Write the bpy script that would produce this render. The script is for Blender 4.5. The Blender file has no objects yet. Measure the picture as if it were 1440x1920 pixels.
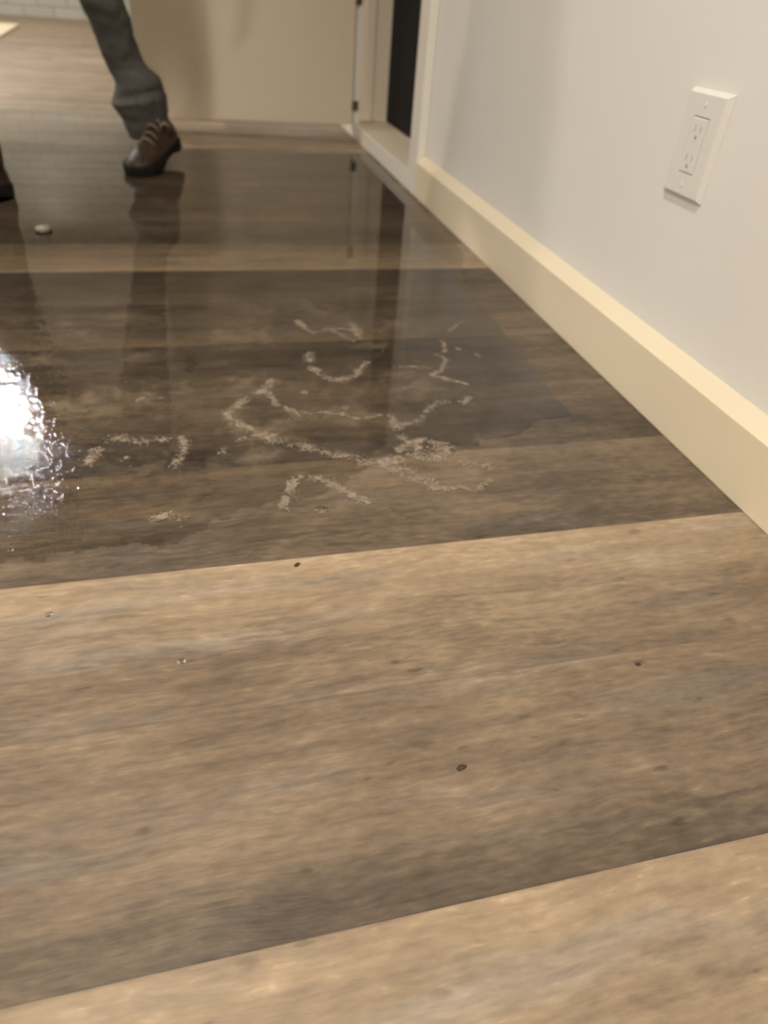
import bpy, bmesh, math, random
from mathutils import Vector, Matrix, noise
random.seed(7)
S = bpy.context.scene
C = S.collection
PI = math.pi

# ------------------------------------------------------------------ camera
H = 0.5                                   # camera height above the floor (m)
F = 1271.1                                # focal length in pixels of the 1440 x 1920 frame
RIGHT = Vector((0.97090567, -0.22982202, 0.06726083))
FWD = Vector((0.2222516, 0.76028529, -0.61038554))
UP = Vector((0.08914262, 0.60757561, 0.78924361))
cd = bpy.data.cameras.new('camera')
cam = bpy.data.objects.new('camera', cd); C.objects.link(cam)
cd.sensor_fit = 'VERTICAL'; cd.sensor_height = 24.0; cd.sensor_width = 18.0
cd.lens = F / 1920 * 24.0
cam.matrix_world = Matrix(((RIGHT.x, UP.x, -FWD.x, 0), (RIGHT.y, UP.y, -FWD.y, 0),
                           (RIGHT.z, UP.z, -FWD.z, H), (0, 0, 0, 1)))
cd.clip_start = 0.02
cd.dof.use_dof = True; cd.dof.focus_distance = 0.55; cd.dof.aperture_fstop = 3.4
S.camera = cam

# ------------------------------------------------------------------ world, exposure, lamps
S.view_settings.view_transform = 'Standard'; S.view_settings.look = 'None'
S.view_settings.gamma = 1; S.view_settings.use_curve_mapping = False
S.view_settings.exposure = -0.05
W = bpy.data.worlds.new('night'); S.world = W; W.use_nodes = True
W.node_tree.nodes['Background'].inputs[0].default_value = (0.02, 0.025, 0.04, 1)
W.node_tree.nodes['Background'].inputs[1].default_value = 0.3
CEIL = 2.4
LAMPS = [  # x, y, radius, power, colour
    (-0.35, 0.42, 0.10, 30.0, (1.0, 0.93, 0.82)),
    (-1.3, -1.1, 0.10, 66.0, (1.0, 0.93, 0.83)),
    (-2.6, 3.6, 0.10, 66.0, (1.0, 0.93, 0.82)),  # unseen fill lamp, brightens the far right wall and door frame
    (-1.66, 5.25, 0.11, 60.0, (0.92, 0.95, 1.0)),
    (-2.05, 8.0, 0.10, 44.0, (1.0, 0.92, 0.80)),
]

# ------------------------------------------------------------------ helpers
def ray(u, v):
    return RIGHT * ((u - 720) / F) + FWD - UP * ((v - 960) / F)
CAM = Vector((0, 0, H))
def on_floor(u, v, z=0.0):                 # the floor point seen at a spot of the photograph
    d = ray(u, v); return CAM + d * ((z - H) / d.z)
def on_y(u, v, y):
    d = ray(u, v); return CAM + d * (y / d.y)
def link(o, parent=None):
    C.objects.link(o)
    if parent is not None: o.parent = parent
    return o
def tag(o, label=None, cat=None, group=None, kind=None):
    if label: o['label'] = label
    if cat: o['category'] = cat
    if group: o['group'] = group
    if kind: o['kind'] = kind
    return o
def thing(name, label, cat, loc=(0, 0, 0), group=None):
    o = bpy.data.objects.new(name, None); o.location = loc; o.empty_display_size = 0.05
    link(o); return tag(o, label, cat, group)
def obj(name, bm, mat, parent=None, smooth=False, kind=None):
    me = bpy.data.meshes.new(name)
    bmesh.ops.recalc_face_normals(bm, faces=bm.faces)
    bm.to_mesh(me); bm.free()
    me.materials.append(mat)
    if smooth:
        for p in me.polygons: p.use_smooth = True
    o = bpy.data.objects.new(name, me); link(o, parent)
    if parent is not None and parent.type == 'EMPTY':
        o.location = -parent.location          # meshes are written in room coordinates
    elif parent is not None:
        pass
    if kind: o['kind'] = kind
    return o
def bevel(o, w, n=2):
    m = o.modifiers.new('bevel', 'BEVEL'); m.width = w; m.segments = n; m.limit_method = 'ANGLE'; return o
def box(bm, x0, x1, y0, y1, z0, z1):
    vs = [bm.verts.new(p) for p in ((x0,y0,z0),(x1,y0,z0),(x1,y1,z0),(x0,y1,z0),(x0,y0,z1),(x1,y0,z1),(x1,y1,z1),(x0,y1,z1))]
    for f in ((0,3,2,1),(4,5,6,7),(0,1,5,4),(1,2,6,5),(2,3,7,6),(3,0,4,7)): bm.faces.new([vs[i] for i in f])
def loft(bm, rings, cap=True, closed=True):
    R = [[bm.verts.new(p) for p in r] for r in rings]
    n = len(R[0])
    for a, b in zip(R, R[1:]):
        for i in range(n if closed else n - 1):
            j = (i + 1) % n
            bm.faces.new((a[i], a[j], b[j], b[i]))
    if cap:
        bm.faces.new(list(reversed(R[0]))); bm.faces.new(R[-1])
def ell(c, ax, ay, n=24, ang=0, bump=None):
    out = []
    for i in range(n):
        t = 2 * PI * i / n
        r = 1 if bump is None else bump(t)
        x = ax * r * math.cos(t); y = ay * r * math.sin(t)
        out.append(Vector((c[0] + x * math.cos(ang) - y * math.sin(ang), c[1] + x * math.sin(ang) + y * math.cos(ang), c[2])))
    return out
def tube(bm, pts, r, n=8):
    rings = []
    for i, p in enumerate(pts):
        p = Vector(p)
        d = (Vector(pts[min(i + 1, len(pts) - 1)]) - Vector(pts[max(i - 1, 0)])).normalized()
        a = d.cross(Vector((0, 0, 1)))
        if a.length < 1e-3: a = d.cross(Vector((1, 0, 0)))
        a.normalize(); b = d.cross(a)
        rr = r[i] if isinstance(r, (list, tuple)) else r
        rings.append([p + (a * math.cos(2*PI*k/n) + b * math.sin(2*PI*k/n)) * rr for k in range(n)])
    loft(bm, rings)

# ------------------------------------------------------------------ materials
class N:
    def __init__(s, name):
        s.m = bpy.data.materials.new(name); s.m.use_nodes = True
        s.t = s.m.node_tree; s.bsdf = s.t.nodes['Principled BSDF']; s.out = s.t.nodes['Material Output']
    def n(s, t, **kw):
        x = s.t.nodes.new(t)
        for k, v in kw.items(): setattr(x, k, v)
        return x
    def set(s, sock, v):
        if isinstance(v, bpy.types.NodeSocket): s.t.links.new(v, sock)
        else: sock.default_value = v
    def math(s, op, a, b=0.0, c=0.0, clamp=False):
        x = s.n('ShaderNodeMath', operation=op); x.use_clamp = clamp
        s.set(x.inputs[0], a); s.set(x.inputs[1], b); s.set(x.inputs[2], c); return x.outputs[0]
    def noise(s, vec, scale, detail=4, rough=0.55):
        x = s.n('ShaderNodeTexNoise'); s.set(x.inputs['Vector'], vec)
        x.inputs['Scale'].default_value = scale; x.inputs['Detail'].default_value = detail; x.inputs['Roughness'].default_value = rough
        return x.outputs['Fac']
    def sstep(s, v, lo, hi, a=0.0, b=1.0):
        x = s.n('ShaderNodeMapRange', interpolation_type='SMOOTHSTEP')
        s.set(x.inputs[0], v); x.inputs[1].default_value = lo; x.inputs[2].default_value = hi
        x.inputs[3].default_value = a; x.inputs[4].default_value = b; return x.outputs[0]
    def comb(s, x, y, z):
        c = s.n('ShaderNodeCombineXYZ')
        for i, v in enumerate((x, y, z)): s.set(c.inputs[i], v)
        return c.outputs[0]
    def ramp(s, fac, stops):
        r = s.n('ShaderNodeValToRGB'); s.set(r.inputs[0], fac)
        e = r.color_ramp.elements
        while len(e) < len(stops): e.new(0.5)
        for i, (p, c) in enumerate(stops): e[i].position = p; e[i].color = (*c, 1)
        return r.outputs[0]
    def mix(s, f, a, b):
        x = s.n('ShaderNodeMix', data_type='RGBA'); s.set(x.inputs[0], f)
        for k, v in ((6, a), (7, b)):
            s.set(x.inputs[k], v if isinstance(v, bpy.types.NodeSocket) else (*v, 1))
        return x.outputs[2]
    def pos(s):
        g = s.n('ShaderNodeNewGeometry'); sp = s.n('ShaderNodeSeparateXYZ'); s.t.links.new(g.outputs['Position'], sp.inputs[0])
        return g.outputs['Position'], sp.outputs[0], sp.outputs[1], sp.outputs[2]
    def bump(s, h, strength, dist, sock=None):
        b = s.n('ShaderNodeBump'); s.set(b.inputs['Height'], h)
        b.inputs['Strength'].default_value = strength; b.inputs['Distance'].default_value = dist
        s.t.links.new(b.outputs[0], sock or s.bsdf.inputs['Normal']); return b.outputs[0]

def plain(name, col, rough=0.5, var=0.06, scale=40, metallic=0.0, bump=0.0, spec=0.5):
    k = N(name); p, x, y, z = k.pos()
    f = k.noise(p, scale, 4)
    a = tuple(c * (1 - var) for c in col); b = tuple(min(1, c * (1 + var)) for c in col)
    k.set(k.bsdf.inputs['Base Color'], k.mix(f, a, b))
    k.bsdf.inputs['Roughness'].default_value = rough; k.bsdf.inputs['Metallic'].default_value = metallic
    k.bsdf.inputs['Specular IOR Level'].default_value = spec
    if bump: k.bump(k.noise(p, scale * 6, 3), bump, 0.002)
    return k.m

M_WALL = plain('white_wall_paint', (0.80, 0.78, 0.74), 0.55, 0.012, 3, bump=0.06)
M_CEIL = plain('ceiling_paint', (0.82, 0.81, 0.78), 0.8, 0.01, 3)
M_CREAM = plain('cream_trim_paint', (0.82, 0.72, 0.54), 0.35, 0.02, 8)
M_DOOR = plain('cream_door_paint', (0.80, 0.69, 0.53), 0.42, 0.02, 5)
M_FRAME = plain('white_frame_paint', (0.82, 0.78, 0.71), 0.4, 0.02, 8)
M_JAMB = plain('beige_jamb_paint', (0.80, 0.70, 0.56), 0.45, 0.03, 8)
M_DARK = plain('dark_navy_panel', (0.006, 0.0068, 0.009), 0.6, 0.08, 10, spec=0.12)
M_STEEL = plain('dull_hinge_steel', (0.16, 0.14, 0.10), 0.4, 0.15, 60, metallic=0.7)
M_PLATE = plain('white_outlet_plastic', (0.77, 0.75, 0.71), 0.3, 0.01, 20)
M_SLOT = plain('outlet_slot_dark', (0.36, 0.33, 0.29), 0.6, 0.1, 50)
M_SLIT = plain('outlet_slit', (0.52, 0.49, 0.45), 0.6, 0.05, 50)
M_PALE = plain('pale_board_face', (0.86, 0.74, 0.54), 0.5, 0.04, 6)
M_JEANS = plain('charcoal_denim', (0.095, 0.092, 0.083), 0.85, 0.25, 60, bump=0.3, spec=0.2)
M_SHIRT = plain('dark_shirt_cloth', (0.05, 0.045, 0.04), 0.85, 0.2, 50, bump=0.3, spec=0.2)
M_SKIN = plain('skin', (0.50, 0.30, 0.21), 0.5, 0.06, 30)
M_HAIR = plain('dark_hair', (0.035, 0.022, 0.015), 0.5, 0.4, 120)
M_BOOT = plain('brown_boot_leather', (0.040, 0.023, 0.014), 0.5, 0.6, 26, bump=0.25, spec=0.3)
M_SOLE = plain('black_boot_rubber', (0.010, 0.009, 0.008), 0.75, 0.2, 60, spec=0.15)
M_LACE = plain('tan_boot_lace', (0.26, 0.20, 0.14), 0.7, 0.15, 90)
M_CRUMB = plain('dark_debris', (0.05, 0.035, 0.022), 0.8, 0.4, 200)
M_LAMPRIM = plain('lamp_rim', (0.85, 0.84, 0.82), 0.4, 0.01, 10)
M_RUST = plain('dark_cap_rim', (0.05, 0.045, 0.03), 0.4, 0.2, 80)

def water(name, ripple=True):
    k = N(name); k.t.nodes.remove(k.bsdf)
    p, x, y, z = k.pos()
    fr = k.n('ShaderNodeFresnel'); fr.inputs[0].default_value = 1.38
    tr = k.n('ShaderNodeBsdfTransparent'); tr.inputs[0].default_value = (0.985, 0.98, 0.965, 1)
    gl = k.n('ShaderNodeBsdfAnisotropic') if False else k.n('ShaderNodeBsdfGlossy')
    gl.inputs['Roughness'].default_value = 0.02; gl.inputs[0].default_value = (1, 1, 1, 1)
    mx = k.n('ShaderNodeMixShader')
    if ripple:
        # the water is stirred towards the left, calm towards the wall
        edge = k.math('ADD', x, k.math('MULTIPLY', k.math('SUBTRACT', k.noise(p, 7, 3), 0.5), 0.10))
        stir = k.math('MULTIPLY', k.sstep(edge, -0.225, -0.15, 1.0, 0.0), k.sstep(y, 1.15, 1.5, 1.0, 0.0))
        h1 = k.math('MULTIPLY', k.noise(p, 62, 4, 0.62), stir)
        mid = k.math('MULTIPLY', k.sstep(x, -0.2, 0.45, 1.0, 0.35), k.sstep(y, 1.2, 2.2, 1.0, 0.12))
        h2 = k.math('MULTIPLY', k.noise(p, 20, 4, 0.6), k.math('MULTIPLY', mid, 0.32))
        h3 = k.math('MULTIPLY', k.noise(p, 115, 2, 0.5), k.math('MULTIPLY', k.sstep(y, .80, .92, 1.0, 0.0), k.sstep(x, -.19, -.13, 1.0, 0.0)))
        h = k.math('ADD', k.math('ADD', k.math('MULTIPLY', h1, 0.72), k.math('MULTIPLY', h3, 1.2)), h2)
        b = k.n('ShaderNodeBump'); k.set(b.inputs['Height'], h); b.inputs['Strength'].default_value = 1.0; b.inputs['Distance'].default_value = 0.0011
        for s_ in (fr.inputs['Normal'], gl.inputs['Normal']): k.t.links.new(b.outputs[0], s_)
    k.t.links.new(fr.outputs[0], mx.inputs[0]); k.t.links.new(tr.outputs[0], mx.inputs[1]); k.t.links.new(gl.outputs[0], mx.inputs[2])
    k.t.links.new(mx.outputs[0], k.out.inputs[0])
    return k.m
M_WATER = water('puddle_water'); M_DROP = water('drop_water', False)

def foam_mat():
    k = N('pale_foam_scum'); p, x, y, z = k.pos()
    f = k.noise(p, 160, 5, 0.7)
    k.set(k.bsdf.inputs['Base Color'], k.mix(f, (0.30, 0.232, 0.17), (0.50, 0.40, 0.305)))
    k.bsdf.inputs['Roughness'].default_value = 0.55
    k.set(k.bsdf.inputs['Alpha'], k.sstep(k.noise(p, 60, 4, 0.7), 0.34, 0.62, 0.15, 0.75))
    k.bump(f, 0.5, 0.002)
    return k.m
M_FOAM = foam_mat()

def floor_mat():
    k = N('grey_brown_vinyl_planks'); p, x, y, z = k.pos()
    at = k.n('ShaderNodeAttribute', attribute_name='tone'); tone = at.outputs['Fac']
    sd = k.n('ShaderNodeAttribute', attribute_name='seed'); seed = sd.outputs['Fac']
    ed = k.n('ShaderNodeAttribute', attribute_name='across'); across = ed.outputs['Fac']
    sx = k.math('ADD', x, k.math('MULTIPLY', seed, 13.7))
    # grain: long streaks along the planks (x)
    wob = k.math('MULTIPLY', k.math('SUBTRACT', k.noise(k.comb(sx, y, seed), 4.0, 3), 0.5), 0.028)
    yy = k.math('ADD', y, wob)
    g1 = k.noise(k.comb(k.math('MULTIPLY', sx, 2.2), k.math('MULTIPLY', yy, 26.0), seed), 1.6, 6, 0.62)
    g2 = k.noise(k.comb(k.math('MULTIPLY', sx, 7.0), k.math('MULTIPLY', yy, 130.0), seed), 1.5, 4, 0.6)
    g3 = k.noise(k.comb(k.math('MULTIPLY', sx, 3.0), k.math('MULTIPLY', yy, 7.0), seed), 1.7, 4, 0.6)
    g4 = k.noise(k.comb(k.math('MULTIPLY', sx, 40.0), k.math('MULTIPLY', yy, 70.0), seed), 1.0, 3, 0.6)
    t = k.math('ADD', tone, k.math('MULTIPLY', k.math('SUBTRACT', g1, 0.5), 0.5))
    t = k.math('ADD', t, k.math('MULTIPLY', k.math('SUBTRACT', g2, 0.5), 0.24))
    t = k.math('ADD', t, k.math('MULTIPLY', k.math('SUBTRACT', g3, 0.5), 0.5))
    t = k.math('ADD', t, k.math('MULTIPLY', k.math('SUBTRACT', g4, 0.5), 0.2))
    t = k.math('ADD', t, k.math('MULTIPLY', k.math('SUBTRACT', k.noise(k.comb(k.math('MULTIPLY', sx, 11.0), k.math('MULTIPLY', yy, 22.0), seed), 1.0, 5, 0.65), 0.5), 0.34))
    g6 = k.noise(k.comb(k.math('MULTIPLY', sx, 55.0), k.math('MULTIPLY', yy, 210.0), seed), 1.0, 2, 0.5)
    t = k.math('ADD', t, k.math('MULTIPLY', k.math('SUBTRACT', g6, 0.5), 0.34))
    t = k.math('ADD', t, k.sstep(g6, 0.66, 0.78, 0.0, 0.06))
    t = k.math('SUBTRACT', t, k.sstep(k.noise(k.comb(k.math('MULTIPLY', sx, 26.0), k.math('MULTIPLY', yy, 90.0), k.math('ADD', seed, 4.0)), 1.0, 2, 0.5), 0.66, 0.76, 0.0, 0.16))
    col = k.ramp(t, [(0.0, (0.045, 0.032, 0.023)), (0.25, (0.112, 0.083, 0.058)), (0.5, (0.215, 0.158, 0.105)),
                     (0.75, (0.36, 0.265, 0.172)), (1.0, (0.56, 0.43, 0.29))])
    # some strands lean grey
    gr = k.sstep(k.noise(k.comb(k.math('MULTIPLY', sx, 2.5), k.math('MULTIPLY', yy, 16.0), seed), 1.3, 4), 0.50, 0.72, 0.0, 0.55)
    hs = k.n('ShaderNodeHueSaturation'); hs.inputs['Saturation'].default_value = 0.52; k.set(hs.inputs['Color'], col)
    col = k.mix(gr, col, hs.outputs[0])
    # knots and dark specks of the print
    for (u, v, rx, ry, st) in KNOTS:
        c = on_floor(u, v)
        q = k.math('ADD', k.math('POWER', k.math('DIVIDE', k.math('SUBTRACT', x, c.x), rx), 2.0),
                   k.math('POWER', k.math('DIVIDE', k.math('SUBTRACT', yy, c.y), ry), 2.0))
        q = k.math('ADD', q, k.math('MULTIPLY', k.math('SUBTRACT', g4, 0.5), 4.5))
        col = k.mix(k.sstep(q, -0.4, 1.4, st * .75, 0.0), col, (0.07, 0.05, 0.03))
    # dried soapy film left round the puddle
    film = k.math('MULTIPLY', k.sstep(k.noise(k.comb(k.math('MULTIPLY', x, 1.0), k.math('MULTIPLY', y, 1.0), 3.0), 9.0, 6, 0.68), 0.50, 0.68),
                  k.math('MULTIPLY', k.sstep(y, 0.60, 0.82), k.sstep(y, 1.1, 1.5, 1.0, 0.0)))
    film = k.math('MULTIPLY', film, k.sstep(x, 0.30, 0.46, 0.5, 0.0))
    col = k.mix(film, col, (0.42, 0.33, 0.23))
    # fine seam lines
    seam = k.math('MINIMUM', across, k.math('SUBTRACT', 1.0, across))
    col = k.mix(k.sstep(seam, 0.003, 0.010, 0.14, 0.0), col, (0.04, 0.03, 0.02))
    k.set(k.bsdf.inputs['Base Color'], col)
    k.set(k.bsdf.inputs['Roughness'], k.sstep(g2, 0.3, 0.7, 0.40, 0.56))
    k.bsdf.inputs['Specular IOR Level'].default_value = 0.35
    k.bump(k.math('ADD', g2, k.math('MULTIPLY', g4, 0.8)), 0.25, 0.0012)
    return k.m
KNOTS = [(1192, 998, .010, .012, .6), (1198, 1247, .008, .003, .8), (905, 1135, .016, .004, .45), (960, 1165, .022, .004, .4), (1030, 1205, .03, .004, .4),
         (1075, 1308, .007, .005, .55), (1250, 1492, .03, .004, .5), (1320, 1500, .022, .005, .4), (825, 1855, .010, .004, .6), 
         (465, 1806, .008, .005, .45), (270, 1552, .008, .003, .55), (1150, 832, .016, .004, .5), (545, 930, .010, .006, .3)]
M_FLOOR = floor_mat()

def brick_mat():
    k = N('pale_glazed_wall_tile'); p, x, y, z = k.pos()
    b = k.n('ShaderNodeTexBrick'); k.set(b.inputs['Vector'], k.comb(x, z, 0.0))
    b.inputs['Color1'].default_value = (0.50, 0.50, 0.44, 1); b.inputs['Color2'].default_value = (0.56, 0.55, 0.49, 1)
    b.inputs['Mortar'].default_value = (0.30, 0.29, 0.24, 1); b.inputs['Scale'].default_value = 1.0
    b.inputs['Mortar Size'].default_value = 0.006; b.inputs['Brick Width'].default_value = 0.30; b.inputs['Row Height'].default_value = 0.10
    k.set(k.bsdf.inputs['Base Color'], b.outputs[0]); k.bsdf.inputs['Roughness'].default_value = 0.35
    k.bump(b.outputs['Fac'], -0.3, 0.004)
    return k.m
M_BRICK = brick_mat()

def lamp_mat(col, s):
    k = N('lit_lamp_lens'); k.bsdf.inputs['Base Color'].default_value = (*col, 1)
    k.bsdf.inputs['Emission Color'].default_value = (*col, 1); k.bsdf.inputs['Emission Strength'].default_value = s
    return k.m

# ------------------------------------------------------------------ the room
XW = 1.331 * H                    # painted wall face
XB = 1.281 * H                    # face of baseboard and door casing
YN, YF, XL = -2.6, 19.3 * H, -4.2
OY0, OY1, OZ1 = 4.50 * H, 6.25 * H, 2.06      # door opening
PW = 0.375 * H                    # plank width
Y00 = 0.362 * H                   # seam in front of plank row 0

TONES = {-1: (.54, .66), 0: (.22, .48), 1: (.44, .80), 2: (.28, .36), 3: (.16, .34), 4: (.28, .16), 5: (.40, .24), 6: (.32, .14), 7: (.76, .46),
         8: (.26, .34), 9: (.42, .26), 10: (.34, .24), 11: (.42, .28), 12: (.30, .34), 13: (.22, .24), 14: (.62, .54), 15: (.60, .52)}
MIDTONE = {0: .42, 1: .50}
def build_floor():
    bm = bmesh.new()
    tl = bm.loops.layers.float.new('tone'); sl = bm.loops.layers.float.new('seed'); al = bm.loops.layers.float.new('across')
    rnd = random.Random(11)
    x1 = 1.0
    for k in range(int((YN - Y00) / PW) - 1, int((YF - Y00) / PW) + 1):
        y0 = max(Y00 + k * PW, YN); y1 = min(Y00 + (k + 1) * PW, YF)
        if y1 - y0 < 1e-4: continue
        joints = [XL]
        x = XL + rnd.uniform(0.2, 1.1)
        if k in (-1, 0, 1, 2, 3): joints = [XL, -1.1]; x = 2.0       # one plank runs across the view
        if k == 14: joints = [XL, -2.1, -0.86, 0.79 * H]; x = 2.0
        if k in (4, 5, 6, 7): joints = [XL, -2.0, -0.7 - 0.1 * k]; x = 2.0
        while x < x1: joints.append(x); x += 1.22
        joints.append(x1)
        for j in range(len(joints) - 1):
            a, b = joints[j], joints[j + 1]
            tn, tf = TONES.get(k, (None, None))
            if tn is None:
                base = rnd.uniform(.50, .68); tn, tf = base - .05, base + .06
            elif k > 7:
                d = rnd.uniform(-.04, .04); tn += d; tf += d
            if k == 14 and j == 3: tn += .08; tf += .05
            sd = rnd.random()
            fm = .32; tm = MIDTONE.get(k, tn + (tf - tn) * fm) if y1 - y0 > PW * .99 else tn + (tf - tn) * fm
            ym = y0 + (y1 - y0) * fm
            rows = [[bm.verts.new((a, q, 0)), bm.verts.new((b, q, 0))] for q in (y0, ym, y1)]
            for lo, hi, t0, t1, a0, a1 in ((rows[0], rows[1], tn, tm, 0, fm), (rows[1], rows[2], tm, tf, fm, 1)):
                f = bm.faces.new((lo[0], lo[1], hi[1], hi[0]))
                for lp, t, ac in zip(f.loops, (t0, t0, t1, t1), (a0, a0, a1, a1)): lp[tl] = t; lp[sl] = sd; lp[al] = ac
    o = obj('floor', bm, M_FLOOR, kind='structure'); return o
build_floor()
def struct(name, mat, boxes, bev=0):
    bm = bmesh.new()
    for b in boxes: box(bm, *b)
    o = obj(name, bm, mat, kind='structure')
    if bev: bevel(o, bev)
    return o
struct('wall_right', M_WALL, [(XW, XW + .14, YN, OY0, 0, CEIL), (XW, XW + .14, OY1, YF, 0, CEIL), (XW, XW + .14, OY0, OY1, OZ1, CEIL)])
struct('wall_back', M_BRICK, [(XL, XW, YF, YF + .12, 0, CEIL)])
struct('wall_left', M_WALL, [(XL - .12, XL, YN, YF, 0, CEIL)])
struct('wall_front', M_WALL, [(XL, XW, YN - .12, YN, 0, CEIL)])
struct('ceiling', M_CEIL, [(XL - .12, XW + .14, YN - .12, YF + .12, CEIL, CEIL + .1)])

def baseboard(name, ya, yb):
    bm = bmesh.new()
    prof = [(XB, .001), (XB, .1845 * H), (XB + .004, .1890 * H), (XW - .001, .2190 * H), (XW, .2190 * H), (XW, .001)]
    loft(bm, [[Vector((x, ya, z)) for x, z in prof], [Vector((x, yb, z)) for x, z in prof]])
    return obj(name, bm, M_CREAM, kind='structure')
CY0 = 4.315 * H                    # near edge of the near casing
baseboard('baseboard_right', YN, CY0)
baseboard('baseboard_right.001', OY1 + .16, YF)

# door frame: casing, sill, jamb linings
struct('trim_1', M_FRAME, [(XB, XW, CY0, OY0, .103 * H, OZ1 + .09), (XB, XW, OY1 - .004, OY1 + .15, .103 * H, OZ1 + .09), (XB, XW, OY0, OY1 - .004, OZ1, OZ1 + .09)], .002)
def sill():
    bm = bmesh.new()
    prof = [(XB, .001), (XB, .104 * H), (XB + .006, .108 * H), (1.56 * H, .128 * H), (1.56 * H, .001)]
    loft(bm, [[Vector((x, CY0, z)) for x, z in prof], [Vector((x, OY1 + .15, z)) for x, z in prof]])
    o = obj('trim_2', bm, M_FRAME, kind='structure'); o.data.materials.append(M_JAMB)
    for p in o.data.polygons:
        if p.center.x > XB + .02 and p.normal.z > .7: p.material_index = 1
    return o
XJ = 1.55 * H
sill()
struct('trim_3', M_JAMB, [(XW, XJ + .06, OY1 - .012, OY1, .125 * H, OZ1), (XW, XJ + .06, OY0, OY0 + .012, .125 * H, OZ1), (XW, XJ + .06, OY0, OY1, OZ1 - .012, OZ1),
                          (XW + .012, XW + .045, OY1 - .026, OY1 - .012, .125 * H, OZ1)], .0015)
# dark outer door closing the far side of the opening
dd = struct('door_2', M_DARK, [(XJ, XJ + .035, OY0 + .013, OY1 - .013, .13 * H, OZ1 - .013)], .002)
struct('wall_outside', M_DARK, [(XJ + .06, XJ + .1, OY0 - .3, OY1 + .3, 0, CEIL)])

# open door leaf standing square to the wall
LY = 6.236 * H
bm = bmesh.new(); box(bm, -.365 * H, 1.268 * H, LY, LY + .038, .092 * H, 2.03)
leaf = obj('door_1', bm, M_DOOR, kind='structure'); bevel(leaf, .002)
bm = bmesh.new(); box(bm, -.365 * H - .0012, -.365 * H + .006, LY - .0008, LY + .0388, .092 * H, 2.03)
obj('door_edge', bm, M_FRAME, leaf)['label'] = 'whiter free edge of the open door'
for z0, z1 in ((.195 * H, .262 * H), (.885 * H, .99 * H), (1.72, 1.77)):
    bm = bmesh.new()
    box(bm, XB - .004, XB + .017, OY1 - .0065, OY1 - .0038, z0, z1)
    tube(bm, [(XB - .0035, OY1 - .0135, z0), (XB - .0035, OY1 - .0135, z1)], .0065, 10)
    box(bm, 1.262 * H, XB - .002, LY - .003, LY + .0005, z0, z1)
    obj('hinge', bm, M_STEEL, leaf)
bm = bmesh.new()
hx = -.365 * H + .065
tube(bm, [(hx, LY - .002, .98), (hx, LY - .03, .98)], .012, 12); tube(bm, [(hx, LY - .03, .98), (hx, LY - .045, .98), (hx, LY - .062, .98)], [.018, .028, .02], 16)
tube(bm, [(hx, LY - .0006, .98), (hx, LY - .006, .98)], .032, 18)
obj('door_knob', bm, M_STEEL, leaf, True)

# ------------------------------------------------------------------ ceiling lamps
for i, (x, y, r, pw, col) in enumerate(LAMPS):
    t = thing('ceiling_lamp', ['round warm ceiling lamp nearest the wall outlet', 'round warm ceiling lamp furthest from the doorway', 'round warm unseen fill lamp left of the walking person',
              'large cool white ceiling lamp mirrored in the puddle', 'round warm ceiling lamp above the pale board'][i], 'ceiling lamp', (x, y, CEIL))
    bm = bmesh.new()
    prof = [(r + .02, 0), (r + .02, -.012), (r + .002, -.02), (r + .002, -.012), (r + .002, 0)]
    loft(bm, [[Vector((x + a * math.cos(2*PI*k/40), y + a * math.sin(2*PI*k/40), CEIL - .0005 + b)) for k in range(40)] for a, b in prof], cap=False)
    obj('rim', bm, M_LAMPRIM, t, True)
    bm = bmesh.new()
    loft(bm, [ell((x, y, CEIL - .001), r, r, 40), ell((x, y, CEIL - .012), r, r, 40)])
    area = PI * r * r
    obj('lens', bm, lamp_mat(col, pw / (area * PI)), t)

# ------------------------------------------------------------------ wall outlet
PY0, PY1, PZ0, PZ1 = 1.722 * H, 1.902 * H, .588 * H, .846 * H
pyc, pzc = (PY0 + PY1) / 2, (PZ0 + PZ1) / 2
t = thing('wall_outlet', 'white electrical outlet with flat cover plate on the white wall above the baseboard', 'outlet', (XW, pyc, PZ0))
bm = bmesh.new()
def rect(x, dy, dz): return [Vector((x, pyc - dy, pzc - dz)), Vector((x, pyc + dy, pzc - dz)), Vector((x, pyc + dy, pzc + dz)), Vector((x, pyc - dy, pzc + dz))]
hy, hz = (PY1 - PY0) / 2, (PZ1 - PZ0) / 2
loft(bm, [rect(XW, hy, hz), rect(XW - .0015, hy, hz), rect(XW - .0085, hy - .0052, hz - .0048), rect(XW - .0085, .0180, .0345), rect(XW - .0068, .0172, .0337), rect(XW - .002, .0172, .0337)], cap=False)
obj('cover_plate', bm, M_PLATE, t)
bm = bmesh.new(); loft(bm, [rect(XW - .002, .0164, .0329), rect(XW - .0085, .0164, .0329), rect(XW - .0092, .0154, .0319)])
obj('receptacle', bm, M_PLATE, t)
for s in (-1, 1):
    zc = pzc + s * .0175
    for dy, hh in ((-.0062, .0036), (.0062, .0044)):
        bm = bmesh.new(); box(bm, XW - .0095, XW - .0090, pyc + dy - .0011, pyc + dy + .0011, zc + .003 - hh, zc + .003 + hh); obj('slot', bm, M_SLIT, t)
    bm = bmesh.new(); loft(bm, [[Vector((xx, pyc + .0023 * math.cos(2*PI*k/12), zc - .0075 + .0026 * math.sin(2*PI*k/12))) for k in range(12)] for xx in (XW - .0090, XW - .0095)])
    obj('ground_hole', bm, M_SLOT, t)
for s in (-1, 1):
    bm = bmesh.new(); zc = pzc + s * .0485
    loft(bm, [[Vector((xx, pyc + rr * math.cos(2*PI*k/14), zc + rr * math.sin(2*PI*k/14))) for k in range(14)] for xx, rr in ((XW - .0084, .0034), (XW - .0093, .003))])
    obj('screw', bm, M_PLATE, t)

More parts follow.
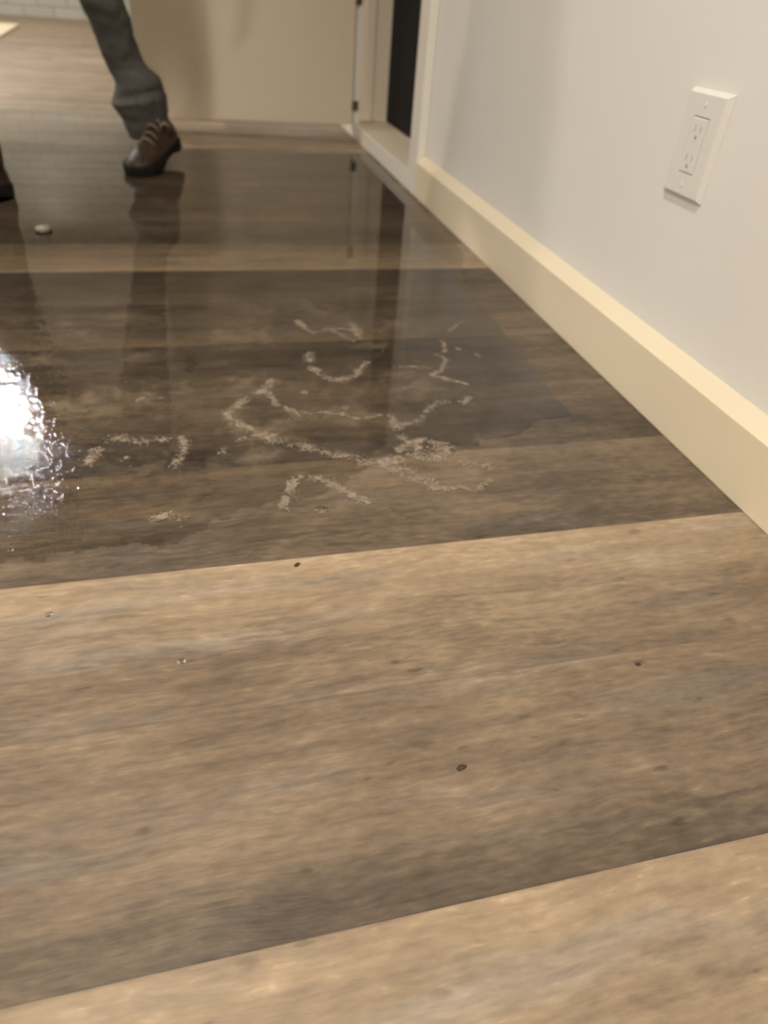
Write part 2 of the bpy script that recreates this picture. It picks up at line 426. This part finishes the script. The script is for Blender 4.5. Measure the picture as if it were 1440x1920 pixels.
# ------------------------------------------------------------------ pale board far left
a = on_floor(36, 50); b = on_floor(-6, 80)
bm = bmesh.new()
pts = [Vector((a.x, a.y, 0)), Vector((b.x, b.y - .2, 0)), Vector((b.x - 1.1, b.y - .2, 0)), Vector((a.x - 1.1, a.y, 0))]
loft(bm, [[p + Vector((0, 0, .001)) for p in pts], [p + Vector((0, 0, .020)) for p in pts]])
o = obj('board', bm, M_PALE); bevel(o, .002)
tag(o, 'pale cream flat board lying on the floor before the tiled back wall', 'board')

# ------------------------------------------------------------------ puddle
def fb(x, y, s, o=4):
    return noise.fractal(Vector((x * s, y * s, 4.7)), 1.0, 2.0, o)
def lerp_tab(tab, x):
    if x <= tab[0][0]: return tab[0][1]
    for (a, va), (b, vb) in zip(tab, tab[1:]):
        if x <= b: return va + (vb - va) * (x - a) / (b - a)
    return tab[-1][1]
NEAR = [(-1.2, 1.16), (-.45, 1.17), (-.30, 1.19), (-.15, 1.22), (.05, 1.28), (.3, 1.38), (.55, 1.48), (.75, 1.52), (.95, 1.58), (1.06, 1.62)]
RIGHTE = [(1.0, 1.06), (1.8, 1.07), (2.8, 1.10), (3.2, 1.24), (5.6, 1.262)]
def depth(x, y):                                     # signed, in units of H
    X, Y = x / H, y / H
    n = fb(x, y, 9)
    d = min(Y - lerp_tab(NEAR, X) + .05 * n, lerp_tab(RIGHTE, Y) - X + (.03 * n if Y < 3 else .006 * n))
    far = 5.60 if X > -.37 else 6.9 + 1.0 * fb(x, y, 2.2)
    d = min(d, far - Y + .01 * n, X + 3.6 + .1 * n)
    return d
bm = bmesh.new()
vd = {}
xs = []; x = -1.75
while x < .64: xs.append(x); x += .0045 if x > -.45 else .03
ys = []; y = .56
while y < 6.8: ys.append(y); y += .0045 if y < .9 else (.016 if y < 2.82 else .05)
dm = [[depth(x, y) for y in ys] for x in xs]
def vget(i, j):
    if (i, j) not in vd:
        d = dm[i][j]; s = min(1, max(0, d / .07)); s = s * s * (3 - 2 * s)
        vd[(i, j)] = bm.verts.new((xs[i], ys[j], .0005 + .0011 * s))
    return vd[(i, j)]
for i in range(len(xs) - 1):
    for j in range(len(ys) - 1):
        if min(dm[i][j], dm[i+1][j], dm[i][j+1], dm[i+1][j+1]) > 0:
            bm.faces.new((vget(i, j), vget(i + 1, j), vget(i + 1, j + 1), vget(i, j + 1)))
pud = obj('puddle', bm, M_WATER, smooth=True)
if sum(p.normal.z for p in pud.data.polygons) < 0: pud.data.flip_normals()
tag(pud, 'wide clear puddle of water spread over the dark floor planks', 'puddle')

# pale foam lines left on the water: traced on the floor, each a lumpy strip of its own
def P1(l): return [(400 + x / 2.4, 480 + y / 2.4) for x, y in l]
def P2(l): return [(x / 2.88, 740 + y / 2.88) for x, y in l]
FOAM = [
    (P1([(430,440),(435,490),(465,530),(520,558),(580,562),(640,540),(680,500),(690,478)]), .0085),
    (P1([(575,282),(620,300),(650,340),(662,380)]), .010),
    (P1([(375,290),(410,325),(440,348),(500,332),(560,350),(630,385)]), .006),
    (P1([(272,556),(245,600),(150,642),(78,700),(72,732),(130,772),(200,800),(280,830),(360,848),(440,870),(540,890),(640,912),(720,935),(800,962),(880,985),(960,1015),(1010,1055)]), .0095),
    (P1([(240,610),(290,672),(360,698),(392,716),(345,742)]), .006),
    (P1([(400,712),(500,706),(600,722),(660,740),(760,720)]), .0035),
    (P1([(1022,380),(1048,430),(1000,445),(1052,470),(1020,512),(985,545),(1060,560),(1140,582)]), .006),
    (P1([(1150,638),(1130,664),(1060,658),(1000,664),(950,710),(920,750),(860,762),(820,780),(790,720)]), .0065),
    (P1([(640,918),(740,922),(800,930),(880,910),(940,902),(1000,912),(1060,880),(1000,842),(930,832),(900,855),(960,880)]), .011),
    (P1([(1090,918),(1160,942),(1250,945)]), .009),
    (P1([(1056,342),(1112,298)]), .004), (P1([(1090,420),(1160,432),(1204,462)]), .004),
    (P1([(600,660),(596,700),(586,716)]), .006), (P1([(700,580),(720,565)]), .006), (P1([(395,618),(420,612)]), .005),
    (P1([(310,1140),(340,1080),(370,1000),(430,985),(500,1020),(560,1042),(640,1090),(700,1112)]), .0075),
    (P1([(20,900),(60,850),(140,820),(210,806)]), .0045), (P1([(800,760),(850,820),(900,850),(830,880)]), .008),
    (P1([(1010,1055),(1100,1040),(1180,1060),(1250,1000)]), .005), (P1([(640,340),(560,330),(470,345)]), .004),
    (P1([(700,430),(760,432)]), .004), (P1([(860,598),(900,592)]), .004), (P1([(800,500),(880,500),(980,505)]), .003),
    (P2([(480,378),(500,330),(560,275),(620,236),(700,240),(780,262),(850,248),(940,235)]), .008),
    (P2([(985,232),(995,300),(962,358),(932,402)]), .006), (P2([(820,690),(880,655),(960,660),(1000,690)]), .008),
    (P2([(700,60),(790,20),(880,16)]), .006), (P2([(640,400),(700,402)]), .004), (P2([(650,360),(680,340)]), .004),
]
for pts, w0 in FOAM:
    w = w0 * 1.35
    Pt = [on_floor(u, v) for u, v in pts]
    bm = bmesh.new(); rf = random.Random(int(w * 1e5) + len(pts))
    for a, b in zip(Pt, Pt[1:]):
        d = (b - a).normalized(); nrm = Vector((-d.y, d.x, 0))
        for _ in range(int((b - a).length * w * 480000) + 3):
            q = a.lerp(b, rf.random())
            dens = fb(q.x, q.y, 45, 4) * 1.3 + .62
            if rf.random() > dens: continue
            off = rf.gauss(0, .5) * w * (.7 + .8 * abs(fb(q.x + 5, q.y, 30)))
            q = q + nrm * off + d * rf.gauss(0, w * .3)
            q.x += fb(q.x, q.y + 2, 55) * .004; q.y += fb(q.x + 9, q.y, 55) * .004
            ra = rf.uniform(.0006, .0019) * (1.25 - min(1, abs(off) / (w * 1.2)) * .6)
            n = 6; a0 = rf.random() * 6
            lo = [bm.verts.new((q.x + ra * 1.4 * math.cos(a0 + 2*PI*k/n), q.y + ra * math.sin(a0 + 2*PI*k/n), .0012)) for k in range(n)]
            hi = bm.verts.new((q.x, q.y, .0014 + ra * .55))
            for k in range(n): bm.faces.new((lo[k], lo[(k + 1) % n], hi))
    fo = obj('foam_line', bm, M_FOAM, pud, True)
    if sum(p.normal.z for p in fo.data.polygons) < 0: fo.data.flip_normals()

# ------------------------------------------------------------------ water drops and bits on the floor
def drop_bm(r, hgt):
    bm = bmesh.new()
    loft(bm, [ell((0, 0, hgt * math.sin(a)), r * math.cos(a), r * math.cos(a), 16) for a in (0, .25, .5, .8, 1.1, 1.4)], cap=True)
    return bm
protos = []
rd = random.Random(5)
spots = []
while len(spots) < 34:
    u = abs(rd.gauss(0, 70)); v = rd.uniform(600, 1060)
    if u > 12 and u < 150: spots.append((u, v, rd.uniform(.0016, .0040)))
for u, v, r in spots:
    p = on_floor(u, v)
    if not protos:
        o = obj('water_drop', drop_bm(1, .17), M_DROP, smooth=True); protos.append(o)
    else:
        o = protos[0].copy(); C.objects.link(o)
    o.location = (p.x, p.y, .0012 if depth(p.x, p.y) > .03 else .0003); o.scale = (r, r * rd.uniform(.8, 1.2), r); o.rotation_euler.z = rd.uniform(0, 3)
    tag(o, 'tiny clear water drop glinting in the spray at the left end of the puddle', 'water drop', 'water drops in the spray at the left')
for u, v, r, lab in ((92, 1152, .004, 'lone clear water drop on the light dry plank, leftmost of those on it'), (340, 1240, .0042, 'clear smeared water drop on dry wood in front of the puddle'),
                     (602, 955, .008, 'clear water drop on dark plank inside the nearest foam curl'), (735, 955, .004, 'small clear water drop right of the nearest foam curl'),
                     (390, 930, .004, 'small clear water drop between the spray and the foam curl')):
    p = on_floor(u, v); o = protos[0].copy(); C.objects.link(o); o.location = (p.x, p.y, .0003); o.scale = (r, r, r * .7); tag(o, lab, 'water drop')
# small thing standing in the water at the left: pale round cap with a dark rim
p = on_floor(82, 436)
t = thing('bottle_cap', 'small pale round cap with dark rim lying in the puddle left of the boot', 'cap', (p.x, p.y, .0))
bm = bmesh.new(); loft(bm, [ell((p.x, p.y, .0012), .017, .017, 28), ell((p.x, p.y, .010), .0165, .0165, 28), ell((p.x, p.y, .013), .014, .014, 28)])
obj('top', bm, plain('cap_pale', (.24, .19, .145), .4), t, True)
bm = bmesh.new()
loft(bm, [ell((p.x, p.y, zz), rr, rr, 28) for rr, zz in ((.0172, .0012), (.019, .0012), (.019, .0085), (.0172, .0085))], cap=False)
obj('rim', bm, M_RUST, t, True)
def crumb(u, v, r, seed, lab, ang=0):
    p = on_floor(u, v); bm = bmesh.new(); bmesh.ops.create_icosphere(bm, subdivisions=2, radius=1)
    for q in bm.verts:
        q.co *= 1 + .35 * noise.noise(q.co * 1.7 + Vector((seed, 0, 0))); q.co = Vector((q.co.x * r * 1.9, q.co.y * r, (q.co.z + .8) * r * .45))
    o = obj('crumb', bm, M_CRUMB, smooth=True); o.location = (p.x, p.y, .0002); o.rotation_euler.z = ang
    return tag(o, lab, 'crumb')
crumb(557, 1060, .0022, 1, 'dark splinter on the light plank just below the wet edge', .7)
crumb(865, 1440, .0023, 2, 'dark brown speck in the middle of the dry planks', .2)
crumb(1196, 1246, .0018, 3, 'dark brown speck on the dry planks nearest the right wall', 0)

# ------------------------------------------------------------------ the walking person
per = thing('person', 'person in charcoal trousers and brown boots striding past the open door', 'person', (-.31, 2.24, 0))
# trousers: the rear leg is lofted from its outline, then thigh, front leg and seat are joined to it
def leg_rings(sec):
    out = []
    for (uL, uR, v, y, asp, dv) in sec:
        y += .08 + .12 * min(1, v / 250)
        a = on_y(uL, v + dv, y * H); b = on_y(uR, v - dv, y * H); c = (a + b) / 2; hw = (b - a).length / 2
        r = ell(c, hw, hw * asp, 32)
        tilt = (b.z - a.z) / (2 * hw)
        for q in r: q.z += tilt * (q.x - c.x)
        out.append(r)
    return out
REAR = [(243, 322, 254, 4.93, 1.0, 4), (240, 321, 246, 4.93, 1.02, 4), (235, 319, 236, 4.92, 1.04, 4), (229, 315, 218, 4.91, 1.05, 5), (214, 312, 196, 4.90, 1.08, 6), (208, 310, 186, 4.89, 1.08, 8),
        (213, 305, 174, 4.89, .95, 9), (216, 305, 164, 4.88, 1.04, 7), (217, 301, 152, 4.87, 1.06, 6), (214, 288, 141, 4.86, 1.05, 6), (207, 272, 128, 4.85, 1.04, 5), (196, 264, 108, 4.84, 1.04, 3), (185, 258, 85, 4.82, 1.08, 1), (174, 251, 60, 4.80, 1.12, 0),
        (160, 243, 30, 4.77, 1.15, 0), (146, 233, 2, 4.74, 1.18, 0)]
bm = bmesh.new()
rr = leg_rings(REAR)
top = sum(rr[-1], Vector()) / 32; ankR = sum(rr[3], Vector()) / 32
hipR = Vector((-.56 * H, 4.62 * H, .90)); hipL = Vector((-.80 * H, 4.36 * H, .90))
for t_, w in ((.12, .068), (.35, .074), (.6, .085), (.85, .094), (1.05, .096)):
    c = top.lerp(hipR, t_); rr.append(ell(c, w, w * 1.05, 32))
loft(bm, rr)
f2 = Vector((-.375, -.927, 0))                   # heading of the front foot
heel = on_floor(12, 366) + Vector((0, 0, .0018))
ankF = heel + f2 * .058 + Vector((-.022, 0, .13)); knF = Vector((-1.06 * H, 4.0 * H, .50))
fr = []
for c, w in ((ankF + Vector((0, 0, -.045)), .062), (ankF + Vector((0, 0, .01)), .062), (ankF.lerp(knF, .3), .064), (ankF.lerp(knF, .65), .068), (knF, .070), (knF.lerp(hipL, .3), .076), (knF.lerp(hipL, .65), .086), (hipL - Vector((0, 0, .03)), .088), (hipL + Vector((.02, .03, .02)), .07)):
    fr.append(ell(c, w, w * 1.06, 32))
loft(bm, fr)
mid = (hipR + hipL) / 2
fa = math.atan2(hipR.y - hipL.y, hipR.x - hipL.x)
loft(bm, [ell(mid + Vector((0, 0, dz)), a_, b_, 32, fa) for dz, a_, b_ in ((-.09, .10, .075), (-.03, .165, .105), (.05, .175, .115), (.12, .165, .108), (.17, .155, .10))])
tro = obj('trousers', bm, M_JEANS, per, True)
m = tro.modifiers.new('remesh', 'REMESH'); m.mode = 'VOXEL'; m.voxel_size = .006; m.use_smooth_shade = True
m = tro.modifiers.new('smooth', 'SMOOTH'); m.factor = .5; m.iterations = 4
tx = bpy.data.textures.new('cloth_folds', 'CLOUDS'); tx.noise_scale = .055; tx.noise_depth = 2
m = tro.modifiers.new('folds', 'DISPLACE'); m.texture = tx; m.strength = .014; m.mid_level = .5; m.texture_coords = 'LOCAL'

# boots, written in a frame of their own: f forward from the heel, s sideways, z up
def boot(name, toe, yaw, pitch, lean=(0, 0, 0)):
    L = .285
    R = Matrix.Translation(toe) @ Matrix.Rotation(yaw, 4, 'Z') @ Matrix.Rotation(pitch, 4, 'Y') @ Matrix.Translation((-L, 0, 0))
    T = lambda q: R @ Vector(q)
    bm = bmesh.new()
    secs = [(.000, .018, .050), (.008, .028, .078), (.03, .035, .098), (.07, .037, .100), (.11, .039, .094), (.15, .044, .078), (.19, .049, .066), (.225, .050, .060), (.255, .045, .055), (.274, .034, .048), (.284, .018, .036)]
    rings = []
    for f, w, h in secs:
        ring = []
        for i in range(20):
            a_ = 2 * PI * i / 20; x_ = math.cos(a_); z_ = math.sin(a_)
            zz = .022 + (h - .022) * (max(0, z_) ** .8) if z_ > 0 else .022 + .002 * z_
            ring.append(T((f, w * x_ * (1.0 if z_ <= 0 else (1 - .12 * z_)), zz)))
        rings.append(ring)
    loft(bm, rings)
    sh = []
    for zz, f, a_, b_ in ((.06, .060, .052, .036), (.085, .058, .052, .038), (.11, .056, .048, .039), (.135, .055, .044, .037)):
        sh.append([T((f + a_ * math.cos(2*PI*i/20), b_ * math.sin(2*PI*i/20), zz)) + Vector(lean) * ((zz - .06) / .075) for i in range(20)])
    loft(bm, sh)
    up = obj(name, bm, M_BOOT, per, True)
    m = up.modifiers.new('remesh', 'REMESH'); m.mode = 'VOXEL'; m.voxel_size = .0035; m.use_smooth_shade = True
    m = up.modifiers.new('smooth', 'SMOOTH'); m.factor = .5; m.iterations = 5
    # sole outline with a separate heel step
    bm = bmesh.new()
    out = [(-.004, .022), (.01, .033), (.04, .040), (.09, .039), (.14, .043), (.19, .053), (.23, .055), (.262, .048), (.28, .034), (.291, .014)]
    poly = [(f, w) for f, w in out] + [(f, -w) for f, w in reversed(out)]
    def bot(f): return .0 if f < .085 else (.010 if f < .13 else max(0.0, .010 - (f - .13) * .2) + max(0, f - .23) * .18)
    loft(bm, [[T((f, w * .97, bot(f))) for f, w in poly], [T((f, w, bot(f) + .006)) for f, w in poly], [T((f, w, .028)) for f, w in poly], [T((f * .985 + .002, w * .93, .034)) for f, w in poly]])
    so = obj('sole', bm, M_SOLE, up); bevel(so, .0015)
    for k_ in range(4):
        bm = bmesh.new(); f = .175 - .026 * k_; h = .078 + .009 * k_ + (.004 if k_ > 1 else 0)
        tube(bm, [T((f, -.024, h - .018)), T((f + .004, -.012, h - .001)), T((f + .005, 0, h + .003)), T((f + .004, .012, h - .001)), T((f, .024, h - .018))], .0022, 8)
        obj('lace', bm, M_LACE, up, True)
    bm = bmesh.new()
    tube(bm, [T((.108, .020, .082)), T((.118, .028, .100)), T((.112, .036, .106)), T((.100, .040, .098)), T((.092, .037, .078))], .0045, 8)
    o = obj('pull_loop', bm, M_LACE, up, True); o['label'] = 'pale pull loop'
    return up
rdir = Vector((math.cos(math.radians(-107)), math.sin(math.radians(-107)), 0))
cuff = sum(rr[0], Vector()) / 32
rtoe = on_floor(254, 331) + Vector((0, 0, -.0055))
boot('boot', rtoe, math.radians(-90 - 24), math.radians(9), (-.05, -.005, 0))
boot('boot', heel + f2 * .285 + Vector((0, 0, .03)), math.radians(-90 - 22), math.radians(-6))

# body: one skin under the clothes, with head, arms and hands
def skin_mesh(name, verts, edges, rad, mat, parent, root=0, sub=1):
    me = bpy.data.meshes.new(name); me.from_pydata(verts, edges, []); me.materials.append(mat)
    o = bpy.data.objects.new(name, me); link(o, parent); o.location = -parent.location
    sm = o.modifiers.new('skin', 'SKIN'); sm.use_smooth_shade = True
    sl = me.skin_vertices[0] if len(me.skin_vertices) else None
    if sl is None:
        me.attributes.new('skin', 'FLOAT_VECTOR', 'POINT')
    for i, r in enumerate(rad):
        d = me.skin_vertices[0].data[i]; d.radius = r if isinstance(r, tuple) else (r, r); d.use_root = (i == root)
    ss = o.modifiers.new('sub', 'SUBSURF'); ss.levels = sub; ss.render_levels = sub
    return o
fw = Vector((-.62, -.78, 0)).normalized(); sd_ = Vector((-fw.y, fw.x, 0))      # facing direction and the person's left
def B(f, s, z): return mid + fw * f + sd_ * s + Vector((0, 0, z - mid.z))
V = []; E = []; Rr = []
def add(p, r, par=None):
    V.append(tuple(p)); Rr.append(r)
    if par is not None: E.append((par, len(V) - 1))
    return len(V) - 1
pel = add(B(0, 0, .95), .10)
wa = add(B(.01, 0, 1.08), .095, pel); ch = add(B(.03, 0, 1.25), .115, wa); nb = add(B(.04, 0, 1.42), .06, ch)
nk = add(B(.055, 0, 1.49), .050, nb); hd = add(B(.075, 0, 1.58), .072, nk); ht = add(B(.07, 0, 1.66), .070, hd)
def limb(s, fr_, z_el):
    sh = add(B(.035, s * .17, 1.39), .050, nb)
    el = add(B(fr_ * .6, s * .215, 1.12), .038, sh); wr = add(B(fr_ * 1.5 + .04, s * .215, .90), .026, el)
    pa = add(B(fr_ * 1.6 + .06, s * .213, .84), (.036, .018), wr)
    kn = add(B(fr_ * 1.65 + .07, s * .211, .805), (.036, .017), pa)
    return wr, pa, kn
hands = [limb(1, -.10, 0), limb(-1, .13, 0)]
for hip, kn_, an in ((hipR, top, ankR), (hipL, knF, ankF)):
    a1 = add(hip - Vector((0, 0, .02)), .075, pel); b1 = add(kn_ , .042, a1); c1 = add(an, .03, b1)
parts = [skin_mesh('body', V, E, Rr, M_SKIN, per, 0, 2)]
for (wr, pa, kn), s in zip(hands, (1, -1)):          # fingers rooted inside each palm
    p0 = Vector(V[pa]); k0 = Vector(V[kn]); dn = (k0 - p0).normalized()
    for q, ln in ((-1.5, .062), (-.5, .075), (.5, .080), (1.5, .070)):
        st = k0 + fw * q * .020 - dn * .012
        c1 = st + dn * ln * .5; c2 = c1 + (dn * .8 - sd_ * s * .6).normalized() * ln * .32; c3 = c2 + (dn * .4 - sd_ * s * .9).normalized() * ln * .25
        parts.append(skin_mesh('finger', [tuple(x) for x in (st, c1, c2, c3)], [(0, 1), (1, 2), (2, 3)], [.0086, .0083, .0076, .0064], M_SKIN, per))
    th = p0 + fw * .022 + dn * .002
    parts.append(skin_mesh('thumb', [tuple(x) for x in (th, th + fw * .02 + dn * .03, th + fw * .022 + dn * .058)], [(0, 1), (1, 2)], [.012, .010, .008], M_SKIN, per))
bb = bmesh.new()
bpy.context.view_layer.update()
dg = bpy.context.evaluated_depsgraph_get()
for o in parts:
    me = bpy.data.meshes.new_from_object(o.evaluated_get(dg)); bb.from_mesh(me); bpy.data.meshes.remove(me)
for o in parts: bpy.data.objects.remove(o)
# the head grown into the same surface: brow, nose, mouth and ears
bm = bmesh.new(); bmesh.ops.create_icosphere(bm, subdivisions=5, radius=1)
hc = B(.085, 0, 1.625)
for q in bm.verts:
    f, s, z = q.co
    jaw = 1 - .28 * max(0, -z - .1)
    x_ = f * .098 * (jaw if f < 0 else 1); y_ = s * .077 * jaw; z_ = z * .118
    if f > 0:
        x_ += .026 * math.exp(-((s / .16) ** 2)) * math.exp(-(((z + .12) / .17) ** 2))
        x_ -= .012 * (math.exp(-(((s - .42) / .17) ** 2)) + math.exp(-(((s + .42) / .17) ** 2))) * math.exp(-(((z - .08) / .12) ** 2))
        x_ += .006 * math.exp(-((s / .30) ** 2)) * (math.exp(-(((z + .46) / .05) ** 2)) + math.exp(-(((z + .58) / .05) ** 2)))
    q.co = hc + fw * x_ + sd_ * y_ + Vector((0, 0, z_))
for s in (-1, 1):
    loft(bm, [[hc + fw * (-.005 + .022 * math.cos(2*PI*i/12) * k_) + sd_ * s * d_ + Vector((0, 0, -.008 + .032 * math.sin(2*PI*i/12) * k_)) for i in range(12)] for d_, k_ in ((.066, .8), (.084, 1.0), (.080, .6))])
me = bpy.data.meshes.new('tmp'); bm.to_mesh(me); bm.free(); bb.from_mesh(me); bpy.data.meshes.remove(me)
body = obj('body', bb, M_SKIN, per, True)
m = body.modifiers.new('remesh', 'REMESH'); m.mode = 'VOXEL'; m.voxel_size = .0035; m.use_smooth_shade = True
m = body.modifiers.new('smooth', 'SMOOTH'); m.factor = .5; m.iterations = 3
bm = bmesh.new(); bmesh.ops.create_icosphere(bm, subdivisions=4, radius=1)
bmesh.ops.delete(bm, geom=[q for q in bm.verts if q.co.z < .30 + .55 * q.co.x - (.55 if q.co.x < -.1 else 0)], context='VERTS')
for q in bm.verts:
    f, s, z = q.co; n_ = 1.07 + .03 * noise.noise(q.co * 6)
    q.co = hc + fw * f * .102 * n_ + sd_ * s * .081 * n_ + Vector((0, 0, z * .122 * n_))
o = obj('hair', bm, M_HAIR, per, True); m = o.modifiers.new('solid', 'SOLIDIFY'); m.thickness = .012
for s in (-1, 1):
    bm = bmesh.new(); bmesh.ops.create_icosphere(bm, subdivisions=2, radius=.011)
    for q in bm.verts: q.co += hc + fw * .079 + sd_ * s * .031 + Vector((0, 0, .010))
    obj('eye', bm, plain('eye_white' if s < 0 else 'eye_white_b', (.25, .22, .20), .2), per, True)
# shirt
bm = bmesh.new()
loft(bm, [ell(B(f, 0, z), a_, b_, 32, math.atan2(sd_.y, sd_.x)) for z, f, a_, b_ in ((.93, .01, .185, .165), (1.0, .01, .18, .155), (1.1, .01, .17, .125), (1.22, .02, .185, .122), (1.33, .03, .205, .125), (1.40, .035, .205, .115), (1.445, .04, .165, .092), (1.475, .048, .085, .075), (1.495, .052, .064, .064))])
for s, fr_ in ((1, -.10), (-1, .13)):
    a_ = B(.035, s * .165, 1.385); e_ = B(fr_ * .6, s * .215, 1.12); w_ = B(fr_ * 1.5 + .035, s * .215, .915)
    tube(bm, [a_, a_.lerp(e_, .35), e_, e_.lerp(w_, .6), w_], [.078, .068, .054, .047, .041], 20)
sh = obj('shirt', bm, M_SHIRT, per, True)
m = sh.modifiers.new('remesh', 'REMESH'); m.mode = 'VOXEL'; m.voxel_size = .008; m.use_smooth_shade = True
m = sh.modifiers.new('smooth', 'SMOOTH'); m.factor = .5; m.iterations = 6
